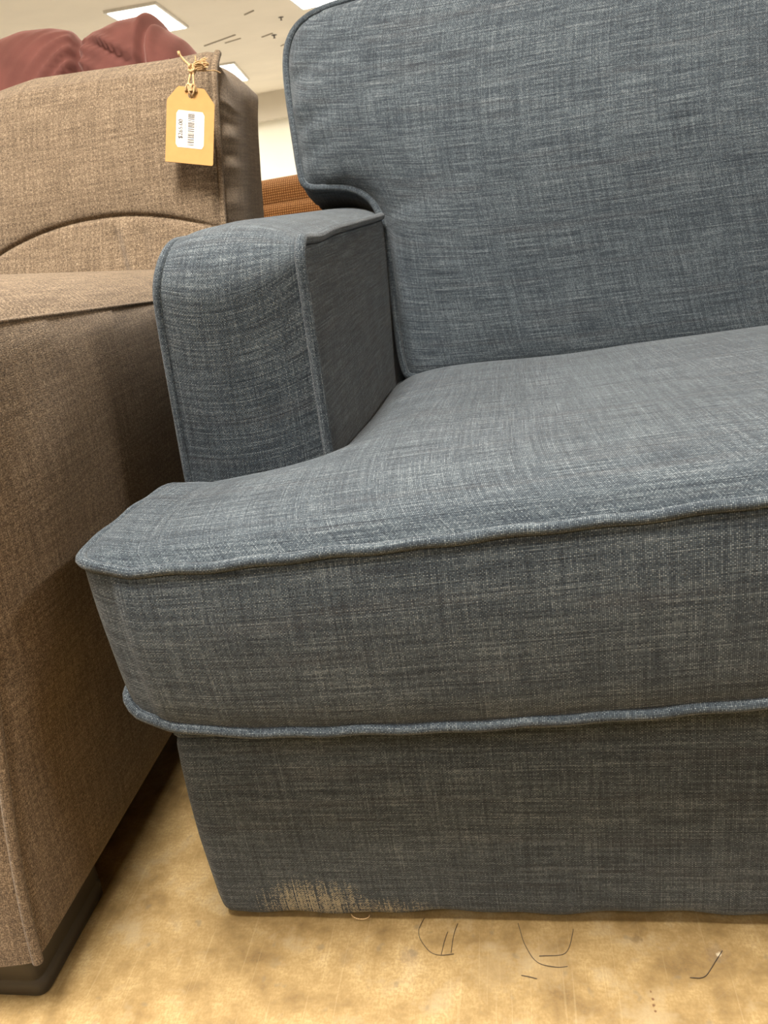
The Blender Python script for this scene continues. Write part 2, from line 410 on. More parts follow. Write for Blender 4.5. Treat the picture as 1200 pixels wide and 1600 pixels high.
# --- arms
AY, ABK, AZ0 = .183, .96, .250
def arm_path(t_r, ztop, y0, yb, zb, drop, n1=34, n2=12, n3=60):
    """front face up, around the corner with radius t_r, back along the top"""
    z = np.linspace(zb, ztop-t_r, n1); A = np.stack([np.full(n1, y0), z], 1)
    an = np.linspace(0, np.pi/2, n2+2)[1:-1]; C = np.stack([y0+t_r-t_r*np.cos(an), ztop-t_r+t_r*np.sin(an)], 1)
    y = np.linspace(y0+t_r, yb, n3); T = np.stack([y, ztop-drop*(y-y0-t_r)], 1)
    return np.concatenate([A, C, T], 0)
def arm_mesh(mir):
    fx = (lambda x: W-x) if mir else (lambda x: x)
    xo = lambda z: .0+.075*np.clip(z-.46, 0, None)
    xi = lambda z: .163+.03*np.clip(z-.46, 0, None)
    na = 26; A = np.linspace(0, 1, na); P = []; paths = []
    for a in A:
        ca = 1-(2*a-1)**2
        r = .048*(1-a)+.020*a+.020*ca
        pa = arm_path(r, .703*(1-a)+.688*a, AY, ABK, AZ0, .006)
        nn = normals2d(pa, False); nn = np.where((nn[:, :1]*-1+nn[:, 1:]) < 0, -nn, nn)
        n1 = 34; i = np.arange(len(pa))
        cr = np.where(i < n1, .007, .013); cr = np.interp(i, [0, n1-6, n1+18, len(pa)], [.006, .008, .017, .014])
        cshape = (1-np.abs(2*a-1)**2.6)
        q = pa+nn*(cr*cshape)[:, None]
        z0 = pa[:, 1]; xl, xr = xo(z0), xi(z0)
        xl = xl+.012*SM((i-n1+4)/16.)
        x = xl*(1-a)+xr*a
        P.append(np.stack([fx(x), q[:, 0], q[:, 1]], 1)); paths.append(np.stack([fx(x), pa[:, 0], pa[:, 1]], 1))
    P = np.array(P)
    m = MB()
    dl = np.concatenate([[0], np.cumsum(np.linalg.norm(np.diff(P[na//2], axis=0), axis=1))])
    UV = np.stack(np.meshgrid(A*.165, dl, indexing='ij'), -1)
    m.grid(P, UV, flip=mir)
    for edge, sgn, H in ((0, -1, .010), (-1, 1, .006)):
        E = paths[edge]
        poly = np.concatenate([E[:, 1:3], [[ABK, AZ0]]], 0)[::-1]
        a, bb, h, F = pillow(resample(poly, .006, True), .009, .05, H)
        ex = np.interp(bb, E[:46, 2], (E[:46, 0] if not mir else W-E[:46, 0]))
        if sgn > 0: h = h+.0022*np.sin(bb*95+a*9)*SM((.42-a)/.2)*SM((a-.2)/.05)*SM((bb-.56)/.05)*SM((.66-bb)/.05)
        X = fx(ex+sgn*h)
        fl = (sgn > 0) != mir
        m.raw(np.stack([X, a, bb], 1), F if fl else F[:, ::-1], np.stack([a+.37*edge, bb+.11], 1))
    m.raw([(fx(.0), ABK, AZ0), (fx(.165), ABK, AZ0), (fx(.17), ABK, .69), (fx(.02), ABK, .70)], [(0, 1, 2, 3) if mir else (3, 2, 1, 0)], [(0, 0), (.16, 0), (.16, .4), (0, .4)])
    o = m.build('arm', M_BLUE, sofa)
    for edge in (0, -1):
        E = paths[edge].copy(); s_ = 1 if not mir else -1
        if edge: E[:, 2] -= .003*np.exp(-((E[:, 1]-.27)/.05)**2)*(E[:, 2] > .67); E = E[E[:, 1] < .757]
        nn_ = normals2d(E[:, 1:], False); nn_ = np.where((nn_[:, :1]*-1+nn_[:, 1:]) < 0, -nn_, nn_)
        E[:, 1:] += nn_*(.0015 if edge else -.001); E[:, 0] += (.002 if edge else .0012)*s_
        b = MB(); b.tube(resample(chaikin(E), .006), .0060 if edge else .0052); b.build('piping', M_BLUE, o)
    return o
arm_mesh(False); arm_mesh(True)

# --- seat cushion
half = [(.31, -.041), (.05, -.041), (.014, -.041), (-.004, -.038), (-.014, -.026), (-.017, .0), (-.018, .085), (-.017, .165), (-.004, .178), (.06, .186), (.140, .192), (.160, .198), (.166, .215), (.166, .40), (.170, .72), (.20, .74), (.40, .742)]
full = np.array(half[::-1] + [(W-x, y) for x, y in half])   # walks left-back -> front ... then mirrored
full = np.array([p for p in half] + [(W-x, y) for x, y in half[::-1]])
area = .5*np.sum(full[:, 0]*np.roll(full[:, 1], -1)-np.roll(full[:, 0], -1)*full[:, 1])
if area < 0: full = full[::-1]
seat_out = resample(chaikin(full, True, 2), .007, True)
ZF = ([-.03, .0, .035, .10, .2, .4, .54, .81], [.471, .463, .455, .456, .460, .470, .478, .485])
ZBT = ([-.03, -.012, .0, .03, .08, .17, .34, .54, .81], [.335, .324, .312, .299, .292, .289, .292, .305, .314])
def zt(x, y): return np.interp(mirx(x), *ZF)-(.045+.018*SM((mirx(x)-.2)/.3))*np.clip((y+.03)/.76, 0, 1)
def zbm(x, y):
    f = SM((.14-y)/.16); return np.interp(mirx(x), *ZBT)*f+.284*(1-f)
a, bb, h, F = pillow(seat_out, .008, .075, .040, .55)
h = h+.004*np.exp(-((a-.42)/.16)**2-((bb-.05)/.09)**2)*SM(h/.02)+.008*np.exp(-((mirx(a)-.22)/.10)**2-((bb-.22)/.13)**2)*SM(h/.012)
m = MB(); m.raw(np.stack([a, bb, zt(a, bb)+h], 1), F, np.stack([a+np.where(a < W/2, h, -h), bb+h], 1))
nr = normals2d(seat_out)
def seat_f(a, b, k):
    return a, b, zt(a, b)*(1-k)+zbm(a, b)*k
rows = [(0, 0), (.003, .03), (.006, .12), (.009, .28), (.010, .45), (.009, .62), (.008, .78), (.006, .90), (.003, .97), (.000, 1.0)]
nr_s = nr*np.where((seat_out[:, 0] < .02) | (seat_out[:, 0] > W-.02), .25, 1.0)[:, None]
P = skirt(seat_out, nr_s, rows, seat_f)
# the side of the cushion leans in towards its bottom edge at the ears
kk = np.array([r[1] for r in rows])
lean = .004*kk[None, :]**1.2
sgn = np.where(P[:, :, 0] < W/2, 1, -1)*SM((.22-mirx(P[:, :, 0]))/.2)*SM((.2-P[:, :, 1])/.05)
P[:, :, 0] += sgn*lean
d = np.concatenate([[0], np.cumsum(np.linalg.norm(np.diff(seat_out, axis=0), axis=1))]); d = np.append(d, d[-1]+.007)
UV = np.stack([np.repeat(d[:, None], len(rows), 1), np.repeat((-kk*.175)[None, :], len(d), 0)], -1)
P2 = np.concatenate([P, P[:1]], 0)
m.grid(P2, UV, flip=True)
ab, bb2, hb, Fb = pillow(seat_out-nr*.004, .016, .06, .016)
zbot = zbm(ab, bb2)-hb*SM((bb2+.0)/.1)*.5
m.raw(np.stack([ab+.004*np.where(ab < W/2, 1, -1)*SM((.22-mirx(ab))/.2)*SM((.2-bb2)/.05), bb2, zbot], 1), Fb[:, ::-1], np.stack([ab, bb2], 1))
seat = m.build('seat_cushion', M_BLUE, sofa)
wob = lambda L: .0006*np.sin(L*38)+.0008*np.sin(L*91+1)
for k, r in ((0, .0050), (-1, .0052)):
    Q = P[:, k].copy(); q2 = Q.copy(); q2[:, :2] += nr*(.0015 if k == 0 else .003); q2[:, 2] += wob(d[:-1])+(.001 if k == 0 else -.001)
    b = MB(); b.tube(q2, r, closed=True); b.build('piping', M_BLUE, seat)

# --- back cushion
RA = math.radians(18); SB, CB = math.sin(RA), math.cos(RA)
def back_f(a, b, h): return a, .70+b*SB-h*CB, .46+b*CB+h*SB
half = [(.40, -.035), (.20, -.035), (.184, -.02), (.180, .10), (.177, .20), (.172, .236), (.157, .268), (.128, .288), (.09, .296), (.060, .298), (.046, .305), (.041, .325), (.037, .40), (.033, .47), (.036, .522), (.050, .553), (.078, .573), (.12, .582), (.20, .587), (.45, .592)]
full = np.array(half + [(W-x, y) for x, y in half[::-1]])
area = .5*np.sum(full[:, 0]*np.roll(full[:, 1], -1)-np.roll(full[:, 0], -1)*full[:, 1])
if area < 0: full = full[::-1]
bo = resample(chaikin(full, True, 2), .007, True); nb = normals2d(bo)
a, bb, h, F = pillow(bo, .008, .20, .112, .60)
h = h*(.58+.42*SM((bb+.03)/.36))
am = mirx(a)
edge = np.exp(-np.clip(am-.04, 0, None)/.05)
for (bc, s_, A_) in ((.47, .012, -.007), (.425, .013, .006), (.39, .011, -.007), (.345, .012, -.006), (.515, .014, -.004)):
    h = h+A_*edge*np.exp(-((bb-bc-.25*(am-.04))/s_)**2)*SM(h/.018)
# pull towards the notch corner
vx, vy = am-.176, bb-.232
rr = np.hypot(vx, vy); th_ = np.arctan2(vy, vx)
h = h-.010*np.exp(-rr/.035)*SM(h/.02)+.005*np.exp(-((th_+.35)/.16)**2)*np.exp(-rr/.06)*SM(rr/.02)-.004*np.exp(-((th_-.25)/.2)**2)*np.exp(-rr/.07)*SM(rr/.02)
m = MB(); m.raw(np.stack(back_f(a, bb, h), 1), F, np.stack([a+np.where(a < W/2, h, -h), bb+h], 1))
rows = [(0, 0), (.004, -.006), (.008, -.02), (.010, -.045), (.010, -.07), (.006, -.10), (0, -.125)]
P = skirt(bo, nb, rows, back_f)
d = np.concatenate([[0], np.cumsum(np.linalg.norm(np.diff(bo, axis=0), axis=1))]); d = np.append(d, d[-1]+.007)
UV = np.stack([np.repeat(d[:, None], len(rows), 1), np.repeat(np.array([r[1] for r in rows])[None, :], len(d), 0)], -1)
m.grid(np.concatenate([P, P[:1]], 0), UV, flip=True)
a, bb, h, F = pillow(bo, .02, .08, .02, .6)
m.raw(np.stack(back_f(a, bb, -.125-h), 1), F[:, ::-1], np.stack([a, bb], 1))
bcush = m.build('back_cushion', M_BLUE, sofa)
for k in (0, -1):
    b = MB(); q2 = P[:, k].copy(); q2[:, 0] += nb[:, 0]*.002; q2[:, 1] -= .002; b.tube(q2, .0062, closed=True); b.build('piping', M_BLUE, bcush)
# --- back frame behind the cushion
m = MB()
poly = rounded([(.075, .24), (W-.075, .24), (W-.075, .80), (.075, .80)], [.01, .01, .05, .05], 6); poly = resample(poly, .02, True)
for sd in (0, 1):
    a, bb, h, F = pillow(poly, .02, .06, .012)
    off = .20*(bb-.46)
    y = (.86+off*1.0-h) if sd == 0 else (.985+off*.35+h)
    m.raw(np.stack([a, y, bb], 1), F if sd == 0 else F[:, ::-1], np.stack([a, bb], 1))
q = np.stack([np.stack([poly[:, 0], .86+.20*(poly[:, 1]-.46), poly[:, 1]], 1), np.stack([poly[:, 0], .985+.07*(poly[:, 1]-.46), poly[:, 1]], 1)], 1)
m.grid(q, closed=True, flip=True)
m.build('back_frame', M_BLUE, sofa)

# ================================================================== brown recliner
BX = -.53                                                     # centre line
rec = thing('brown_recliner', (BX, 0, 0), 'brown tweed recliner with pillow-top arms on black feet, left of the blue sofa', 'recliner')
def R2(x): return x-BX                                        # world x -> local x
def xside(z): return -.145+.068*SM((z-.05)/.62)
def recl_arm(mir):
    fx = (lambda x: -(x-BX)) if mir else (lambda x: x-BX)
    na = 30; A = np.linspace(0, 1, na); P = []; E0 = None
    ztop_o = .664
    def path(a):
        zt_ = ztop_o; r = .085
        zz = np.linspace(.067, zt_-r, 40); y = -.108+.125*(zz-.067)
        an = np.linspace(0, np.pi/2, 16)[1:-1]; y1 = y[-1]
        C = np.stack([y1+r-r*np.cos(an), zt_-r+r*np.sin(an)], 1)
        yb = np.linspace(y1+r, .80, 60); T = np.stack([yb, zt_-.088*(yb-y1-r)], 1)
        return np.concatenate([np.stack([y, zz], 1), C, T], 0)
    pa = path(0); nn = normals2d(pa, False); nn = np.where((nn[:, :1]*-1+nn[:, 1:]) < 0, -nn, nn); i = np.arange(len(pa))
    for a in A:
        cr = np.interp(i, [0, 24, 40, 56, len(pa)], [.012, .016, .030, .050, .048])
        sh = (1-np.abs(2*a-1)**2.3)**.8
        xl = xside(pa[:, 1]); wd = .235
        x = xl-wd*a
        q = pa+nn*(cr*sh)[:, None]
        P.append(np.stack([fx(x), q[:, 0], q[:, 1]], 1))
        if a == 0: E0 = np.stack([fx(x), pa[:, 0], pa[:, 1]], 1)
        E1 = np.stack([fx(x), pa[:, 0], pa[:, 1]], 1)
    P = np.array(P); m = MB()
    dl = np.concatenate([[0], np.cumsum(np.linalg.norm(np.diff(P[na//2], axis=0), axis=1))])
    m.grid(P, np.stack(np.meshgrid(A*.26, dl, indexing='ij'), -1), flip=not mir)
    poly = resample(np.concatenate([pa, [[.80, .067]]], 0)[::-1], .008, True)
    for sd in (0, 1):
        a, bb, h, F = pillow(poly, .011, .09, .018, .6)
        if sd == 0: h = h+.006*np.exp(-((a-.05-.35*(bb-.5))/.05)**2)*SM((bb-.25)/.1)*SM((.62-bb)/.1)*SM(h/.01)
        X = fx(xside(bb)+h) if sd == 0 else fx(xside(bb)-.235-h*.6)
        fl = (sd == 0) != mir
        m.raw(np.stack([X, a, bb], 1), F if fl else F[:, ::-1], np.stack([a+.5*sd, bb], 1))
    b0 = [(fx(-.145), -.108, .067), (fx(-.38), -.108, .067), (fx(-.38), .8, .067), (fx(-.145), .8, .067)]
    m.raw(b0, [(0, 1, 2, 3)] if not mir else [(3, 2, 1, 0)], [(0, 0), (.2, 0), (.2, .9), (0, .9)])
    m.raw([(fx(-.145), .8, .067), (fx(-.38), .8, .067), (fx(-.32), .8, .61), (fx(-.085), .8, .61)], [(0, 1, 2, 3)] if not mir else [(3, 2, 1, 0)], [(0, 0), (.2, 0), (.2, .5), (0, .5)])
    o = m.build('arm', M_BROWN, rec)
    b = MB(); e = E0[:42].copy(); e[:, 0] += (.001 if not mir else -.001); b.tube(resample(e, .006), .0052); b.build('piping', M_BROWN, o)
    b = MB(); e = E0[41:].copy(); b.tube(resample(e, .01), .0022); b.build('seam', M_FOOT if False else M_BROWN, o)
    return o
recl_arm(False); recl_arm(True)
# back: two padded seat backs under one top, arched lumbar seam, piped side boxing
RB = math.radians(25)
XR = -.088
def top_z(x):                                                 # top edge of the cushion front
    return np.interp(np.abs(x-BX), [0, .10, .25, .36, .42, .445], [.985, .997, .990, .985, .986, .980])
def seam_z(x):
    u = (np.abs(x-BX)-.225)/.225                              # arch over each half
    return .749-.052*np.abs(u)**2.0+.004*np.clip(u, 0, 1)
m = MB()
nu, nv = 300, 260
us = np.linspace(0, 1, nu); vs = np.linspace(0, 1, nv)
P = np.zeros((nu, nv, 3)); UVb = np.zeros((nu, nv, 2))
HW = XR-BX
zlow = .50
for i, u in enumerate(us):
    x = BX+(2*u-1)*HW
    z = zlow+(top_z(x)-zlow)*vs
    sz = seam_z(x)
    e = np.clip((HW-np.abs(x-BX))/.11, 0, 1); ex = np.sqrt(1-(1-e)**2)
    mid = np.clip(np.abs(x-BX)/.09, 0, 1); mx = .35+.65*np.sqrt(1-(1-mid)**2)
    up = np.clip((z-sz)/(top_z(x)-sz), 0, 1); lo = np.clip((sz-z)/(sz-zlow+.02), 0, 1)
    hu = (.040+.022*np.clip(4*(.10+.90*up)*(1-up), 0, 1)**.8)*(.25+.75*ex)*mx*np.clip((1-up)/.12, 0, 1)**.5
    hl = (.050+.008*np.clip(lo*2.2, 0, 1)**.7)*(.3+.7*ex)*mx
    h = np.where(z > sz, hu, hl)-.008*np.exp(-np.abs(z-sz)/.0035)*(.3+.7*ex)
    # soft tucks in the lumbar pad near the arm
    for (tx, a_) in ((-.262, -.009), (-.240, .006), (-.216, -.008)):
        h = h+a_*np.exp(-((x-tx+.25*(z-.70))/.013)**2)*SM((sz-z-.004)/.03)*.9
    roll = .045*np.clip((vs-.9)/.1, 0, 1)**2                    # rolls back over the top edge
    y = .73+math.tan(RB)*(z-.68)-h
    P[i, :, 0] = R2(x); P[i, :, 1] = y+roll*.4; P[i, :, 2] = z
    UVb[i, :, 0] = x; UVb[i, :, 1] = z
m.grid(P, UVb)
# boxing on both sides and over the top, from the piped edge backwards
rim = np.concatenate([P[0], P[1:-1, -1], P[-1, ::-1]], 0)      # left side up, top across, right side down
nR = len(rim); prof = np.linspace(0, 1, 16)
B = np.zeros((nR, 16, 3))
FOLDS = [(.955, .010, .005), (.928, .007, -.006), (.905, .010, .006), (.872, .008, -.006), (.848, .012, .006), (.818, .007, -.005), (.800, .009, .005), (.768, .010, -.005), (.742, .012, .004), (.70, .012, -.004)]
for j in range(nR):
    x, y, z = rim[j]
    side = 0 if j < nv else (2 if j >= nR-nv else 1)
    zr = (z-zlow)/(.985-zlow)
    for k, t in enumerate(prof):
        D = .235*t
        if side == 1:
            # top: small rise then fall to the back, towards the ends it slopes into the side
            eb = SM((np.abs(x)-(HW-.05))/.05)
            dz = .010*math.sin(min(1, t*1.6)*math.pi*.5)-.20*max(0, t-.55)**1.6
            B[j, k] = (x*(1+.12*SM(t/.35)*eb*0), y+D, z+dz*(1-.8*eb)-.026*eb*SM(t/.30))
        else:
            s_ = 1 if side == 2 else -1
            out = .012*math.sin(min(1, t/.42)*math.pi/2)-.02*max(0, t-.5)
            shoulder = .52+.48*math.sqrt(max(0, 1-max(0, (zr-.55)/.46)**2))  # shoulder slopes in near the top
            fold = sum(A_*.8*math.exp(-((z-z_+.25*t*D)/w_)**2) for z_, w_, A_ in FOLDS)*math.exp(-((t-.10)/.16)**2)
            B[j, k] = (x+s_*(out*shoulder+fold), y+D*.95+.012*t, z-.030*SM((zr-.70)/.32)*SM(t/.30)*1.0)
# smooth the transition at the two top corners
for c in (nv-1, nR-nv):
    for _ in range(300):
        lo_, hi_ = c-40, c+41
        S = .25*B[lo_-1:hi_-1, 1:]+.5*B[lo_:hi_, 1:]+.25*B[lo_+1:hi_+1, 1:]
        B[lo_:hi_, 1:] = S
m.grid(B, flip=False)
back = m.build('backrest', M_BROWN, rec)
b = MB(); b.tube(resample(chaikin(rim[nR-nv+1:]+np.array([.0, -.0015, 0]), it=1), .006), .0062); b.build('piping', M_BROWN, back)
b = MB(); b.tube(resample(chaikin(rim[:nv-1]+np.array([0, -.0015, 0]), it=1), .006), .0062); b.build('piping', M_BROWN, back)
# rear shell, seat and footrest panel (mostly hidden by the arm)
m = MB(); m.box((-.40, .80, .09), (.40, .96, .60)); m.build('rear_shell', M_BROWN, rec)
poly = resample(rounded([(-.255, .0), (.255, .0), (.255, .74), (-.255, .74)], .04), .012, True)
a, bb, h, F = pillow(poly, .014, .08, .05, .55); m = MB(); m.raw(np.stack([a, bb, .43+h], 1), F, np.stack([a, bb], 1))
nrp = normals2d(poly); q = skirt(poly, nrp, [(0, .43), (.008, .40), (.008, .33), (0, .29)], lambda a, b, k: (a, b, k)); m.grid(q, closed=True, flip=True)
m.build('seat', M_BROWN, rec)
poly = resample(rounded([(-.245, .09), (.245, .09), (.245, .40), (-.245, .40)], .03), .012, True)
a, bb, h, F = pillow(poly, .014, .06, .04, .55); m = MB(); m.raw(np.stack([a, -.03-h, bb], 1), F, np.stack([a, bb], 1))
q = skirt(poly, normals2d(poly), [(0, -.03), (.004, .0), (0, .05)], lambda a, b, k: (a, k, b)); m.grid(q, closed=True, flip=True)
m.build('footrest', M_BROWN, rec)
for sx in (1, -1):
    for y0 in (-.100, .66):
        m = MB(); xa, xb = .365, .235
        prof = [(.000, .004, 0), (.003, .002, .003), (.004, .000, .020), (.0018, -.002, .0225), (.0018, -.002, .0255), (.004, 0, .028), (.004, 0, .066), (.004, 0, .072)]
        rings = []
        for off, _, z in prof:
            rg = rounded([(xb-off, y0-off+.004), (xa+off, y0-off+.004), (xa+off, y0+.132+off), (xb-off, y0+.132+off)], .012, 5)
            rings.append(np.stack([sx*rg[:, 0], rg[:, 1]-.0, np.full(len(rg), z)], 1))
        G = np.stack(rings, 1); m.grid(G, closed=True, flip=(sx > 0))
        n_ = len(G); m.raw(G[:, 0], [list(range(n_))[::-1]], G[:, 0, :2]); m.raw(G[:, -1], [list(range(n_))], G[:, -1, :2])
        m.build('foot', M_FOOT, rec)

# ================================================================== price tag on the recliner
TC = np.array([-.1035, .748, .905])
tg = thing('price_tag', TC.tolist(), 'tan card price tag with barcode sticker hanging by twine from the brown recliner back', 'tag')
ta = math.radians(21)
tp, tr = math.radians(22), math.radians(14)                  # follows the cushion as it rounds to the right, hangs a little askew
e0 = np.array([math.cos(tp), math.sin(tp), 0]); e1 = np.array([-math.sin(tp)*math.sin(ta), math.cos(tp)*math.sin(ta), math.cos(ta)])
ex = e0*math.cos(tr)-e1*math.sin(tr); ey = e0*math.sin(tr)+e1*math.cos(tr); ez = np.cross(ex, ey)
def T3(P):                                                    # tag plane -> local offset; ez faces the viewer
    P = np.asarray(P, float); return P[..., :1]*ex+P[..., 1:2]*ey+P[..., 2:3]*ez
wd, ht = .0368, .109
out = np.array([(-wd, -ht), (wd, -ht), (wd, -.010), (.020, .013), (-.020, .013), (-wd, -.010)])
hole = [(.0055*math.cos(t), .0055*math.sin(t)) for t in np.linspace(0, 2*np.pi, 17)[:-1]]
o2 = resample(out, .004, True)
# card: ring between outline and hole, both faces plus edges
an = np.arctan2(o2[:, 1], o2[:, 0]); hp = np.stack([.0045*np.cos(an), .0045*np.sin(an)], 1)
m = MB()
for z, fl in ((.0004, True), (-.0004, False)):
    G = np.stack([np.concatenate([hp*(1-t)+o2*t, np.full((len(o2), 1), z)], 1)+np.array([0, 0, 1])*(.0006*np.sin((hp*(1-t)+o2*t)[:, 1:2]*30)) for t in np.linspace(0, 1, 8)], 1)
    m.grid(T3(G), G[..., :2], closed=False, flip=not fl)
    G2 = np.concatenate([G[-1:], G[:1]], 0); m.grid(T3(G2), G2[..., :2], flip=not fl)
G0 = np.stack([np.concatenate([o2, np.full((len(o2), 1), z)], 1)+np.array([0, 0, 1])*(.0006*np.sin(o2[:, 1:2]*30)) for z in (.0004, -.0004)], 1)
m.grid(T3(G0), G0[..., :2], closed=True)
card = m.build('card', M_KRAFT, tg, smooth=False)
def bendz(y): return .0006*np.sin(y*30)
def flat_rects(rects, z, name, mat, parent):
    m = MB()
    for x0, y0, x1, y1 in rects:
        q = np.array([(x0, y0), (x1, y0), (x1, y1), (x0, y1)])
        q3 = np.concatenate([q, bendz(q[:, 1:2])+z], 1); m.raw(T3(q3), [(0, 1, 2, 3)], q)
    return m.build(name, mat, parent, smooth=False, merge=0)
st = resample(rounded([(-.023, -.084), (.0215, -.084), (.023, -.025), (-.023, -.025)], .004), .003, True)
m = MB(); ys = np.linspace(-.084, -.025, 12)
for y0, y1 in zip(ys[:-1], ys[1:]):
    def hw(y): 
        d_ = min(y+.084, -.025-y); return .0215-(.003-math.sqrt(max(0, .003**2-max(0, .003-d_)**2)))
    q = np.array([(-hw(y0), y0), (hw(y0), y0), (hw(y1), y1), (-hw(y1), y1)])
    m.raw(T3(np.concatenate([q, bendz(q[:, 1:2])+.0008], 1)), [(0, 1, 2, 3)], q)
stick = m.build('sticker', M_PAPER, tg, smooth=False); stick['label'] = 'white barcode sticker'
rects = []; y = -.0805; rb = random.Random(3)
while y < -.030:
    w_ = rb.choice([.0006, .0006, .0010, .0015]); rects.append((-.0035, y, .0065, y+w_)); y += w_+rb.choice([.0006, .0007, .0011, .0018])
flat_rects(rects, .0010, 'barcode', M_INK, stick)
rects = []
for x0, ya, yb_, n_ in ((-.0075, -.070, -.038, 13), (.0090, -.068, -.042, 11), (.0140, -.062, -.047, 6)):
    for k in range(n_):
        y = ya+(yb_-ya)*k/n_; rects.append((x0-.0006, y, x0+.0006, y+(yb_-ya)/n_*.62))
flat_rects(rects, .0010, 'fine_print', M_INKL, stick)
fc = bpy.data.curves.new('price_text', 'FONT'); fc.body = '$265.00'; fc.size = .0096; fc.align_x = 'CENTER'; fc.align_y = 'CENTER'; fc.offset = 0.0; fc.resolution_u = 6; fc.extrude = .00005
fo = bpy.data.objects.new('price_text', fc); COL.objects.link(fo); fo.data.materials.append(M_INK); fo.parent = stick
c = T3(np.array([[-.0145, -.055, bendz(-.055)+.0013]]))[0]
Mx = Matrix.Identity(4)
for i in range(3): Mx[i][0] = ey[i]; Mx[i][1] = -ex[i]; Mx[i][2] = ez[i]
Mx.translation = Vector(c); fo.matrix_local = Mx
bpy.context.view_layer.update()
tm = bpy.data.meshes.new_from_object(fo.evaluated_get(bpy.context.evaluated_depsgraph_get()))
bpy.data.objects.remove(fo); fo = bpy.data.objects.new('price_text', tm); COL.objects.link(fo); fo.parent = stick; fo.matrix_local = Mx
if not tm.materials: tm.materials.append(M_INK)
# twine
m = MB()
kn = np.array([.001, .040, .006])
def tw(pts, r): m.tube(T3(resample(chaikin(np.array(pts), it=3), .002)), r, nseg=7)
tw([(.001, -.002, -.004), (-.001, .0, .004), (-.0045, .008, .006), (-.0035, .020, .006), (-.001, .032, .006), kn], .0017)
tw([(.001, -.002, -.004), (.003, .0, .004), (.0055, .008, .006), (.004, .020, .007), (.003, .032, .007), kn], .0017)
for s_ in (-1, 1):                                              # lark's-head loop over the card edge
    tw([(s_*.008, .006, .0015), (s_*.007, .012, .005), (s_*.003, .015, .0075), (0, .011, .007), (s_*.001, .004, .006)], .0021)
for k in range(7):                                              # overhand knot
    t0 = k*.9; tw([kn+np.array([.005*math.cos(t0+q), .0045*math.sin(t0+q)+.001*k-.003, .003*math.sin(2*q+k)]) for q in np.linspace(0, 5.5, 10)], .0017)
tw([kn, (-.006, .047, .007), (-.012, .053, .004), (-.019, .062, .004)], .0018)
tw([(-.019, .061, .004), (-.0205, .0655, .0045)], .0026)
tw([kn, (.003, .048, .004), (.006, .055, .002), (.0055, .063, .002)], .0012)
for k in range(60):                                             # frayed tuft
    a0 = random.uniform(.0, .75); L_ = random.uniform(.012, .024)
    p0 = kn+np.array([random.uniform(.0, .006), random.uniform(-.002, .004), random.uniform(-.001, .003)])
    p2 = p0+np.array([L_*math.cos(a0), L_*math.sin(a0), random.uniform(-.003, .005)])
    p1 = (p0+p2)/2+np.array([0, random.uniform(-.003, .004), random.uniform(0, .004)])
    tw([p0, p1, p2], .0009)
tw([kn, (.010, .040, .002), (.024, .044, -.002), (.036, .050, -.008), (.044, .050, -.014)], .0011)
m.build('twine', M_TWINE, tg)

# ================================================================== dusty rose plush recliner behind
pk = thing('plush_recliner', (-.85, 1.65, 0), 'dusty rose plush recliner with gathered pillow back, behind the brown recliner', 'recliner')
TOPX = [(-1.34, 1.08), (-1.32, 1.17), (-1.22, 1.22), (-1.08, 1.20), (-1.02, 1.185), (-.95, 1.225), (-.82, 1.243), (-.74, 1.236), (-.68, 1.219), (-.648, 1.200), (-.60, 1.212), (-.55, 1.222), (-.482, 1.222), (-.455, 1.213), (-.435, 1.180), (-.40, 1.155), (-.375, 1.118), (-.360, 1.07), (-.352, 1.03)]
xs = np.concatenate([np.linspace(-1.34, -.75, 70), np.linspace(-.745, -.352, 120)])
tx, tz = zip(*TOPX); tops = np.interp(xs, tx, tz)
for _ in range(2): tops[1:-1] = .25*tops[:-2]+.5*tops[1:-1]+.25*tops[2:]
na = 72; an = np.linspace(-.62*np.pi, 1.05*np.pi, na)            # around the roll: front-bottom, front, top, rear
P = np.zeros((len(xs), na, 3))
for i, x in enumerate(xs):
    zc = .985; rz = tops[i]-zc
    e = np.clip(min(x+1.34, -.352-x)/.10, 0, 1); ry = .165*(.55+.45*math.sqrt(1-(1-e)**2))
    g = 0
    for s_ in (-.675, -1.03): g = max(g, math.exp(-((x-s_)/.022)**2))
    g2 = math.exp(-((x+.452)/.016)**2)
    for j, t in enumerate(an):
        cz, sy = math.sin(t), math.cos(t)                          # t=0 faces the viewer
        zz = zc+rz*cz if cz > 0 else zc+.17*cz
        gx = -.675+.028*math.sin(t*1.4+.9)
        gd = x-gx
        fold = .024*math.sin(26*(t*1.0+abs(gd)*5.5*(1 if gd < 0 else .75)))*math.exp(-abs(gd)/.065)*SM(np.array(abs(gd)/.012))
        fold += .026*math.exp(-(((x+.55)*.62+(zz-1.155))/.012)**2)*math.exp(-((x+.56)/.07)**2)-.028*math.exp(-(((x+.55)*.62+(zz-1.138))/.012)**2)*math.exp(-((x+.56)/.07)**2)
        gg = math.exp(-(gd/.012)**2)
        dent = .030*gg+.034*math.exp(-((x+.452+.02*math.sin(t*2))/.011)**2)*(.4+.6*(cz > -.2))-.012*math.exp(-((x+.475)/.014)**2)
        yy = 1.62-(ry+fold-dent)*sy
        P[i, j] = (x+.85, yy-1.65, zz-dent*.6*max(cz, 0))
m = MB(); m.grid(P, flip=True); m.raw(P[-1], [list(range(na))], P[-1, :, 1:]); m.raw(P[0], [list(range(na))[::-1]], P[0, :, 1:])
hr = m.build('pillow_back', M_PINK, pk)
m = MB(); m.tube(np.array([(x+.85, 1.492-1.65+.01*math.sin(x*9), 1.085+.03*(x+.5)) for x in np.linspace(-.66, -.40, 24)]), .010); m.build('welt', M_PINK, hr)
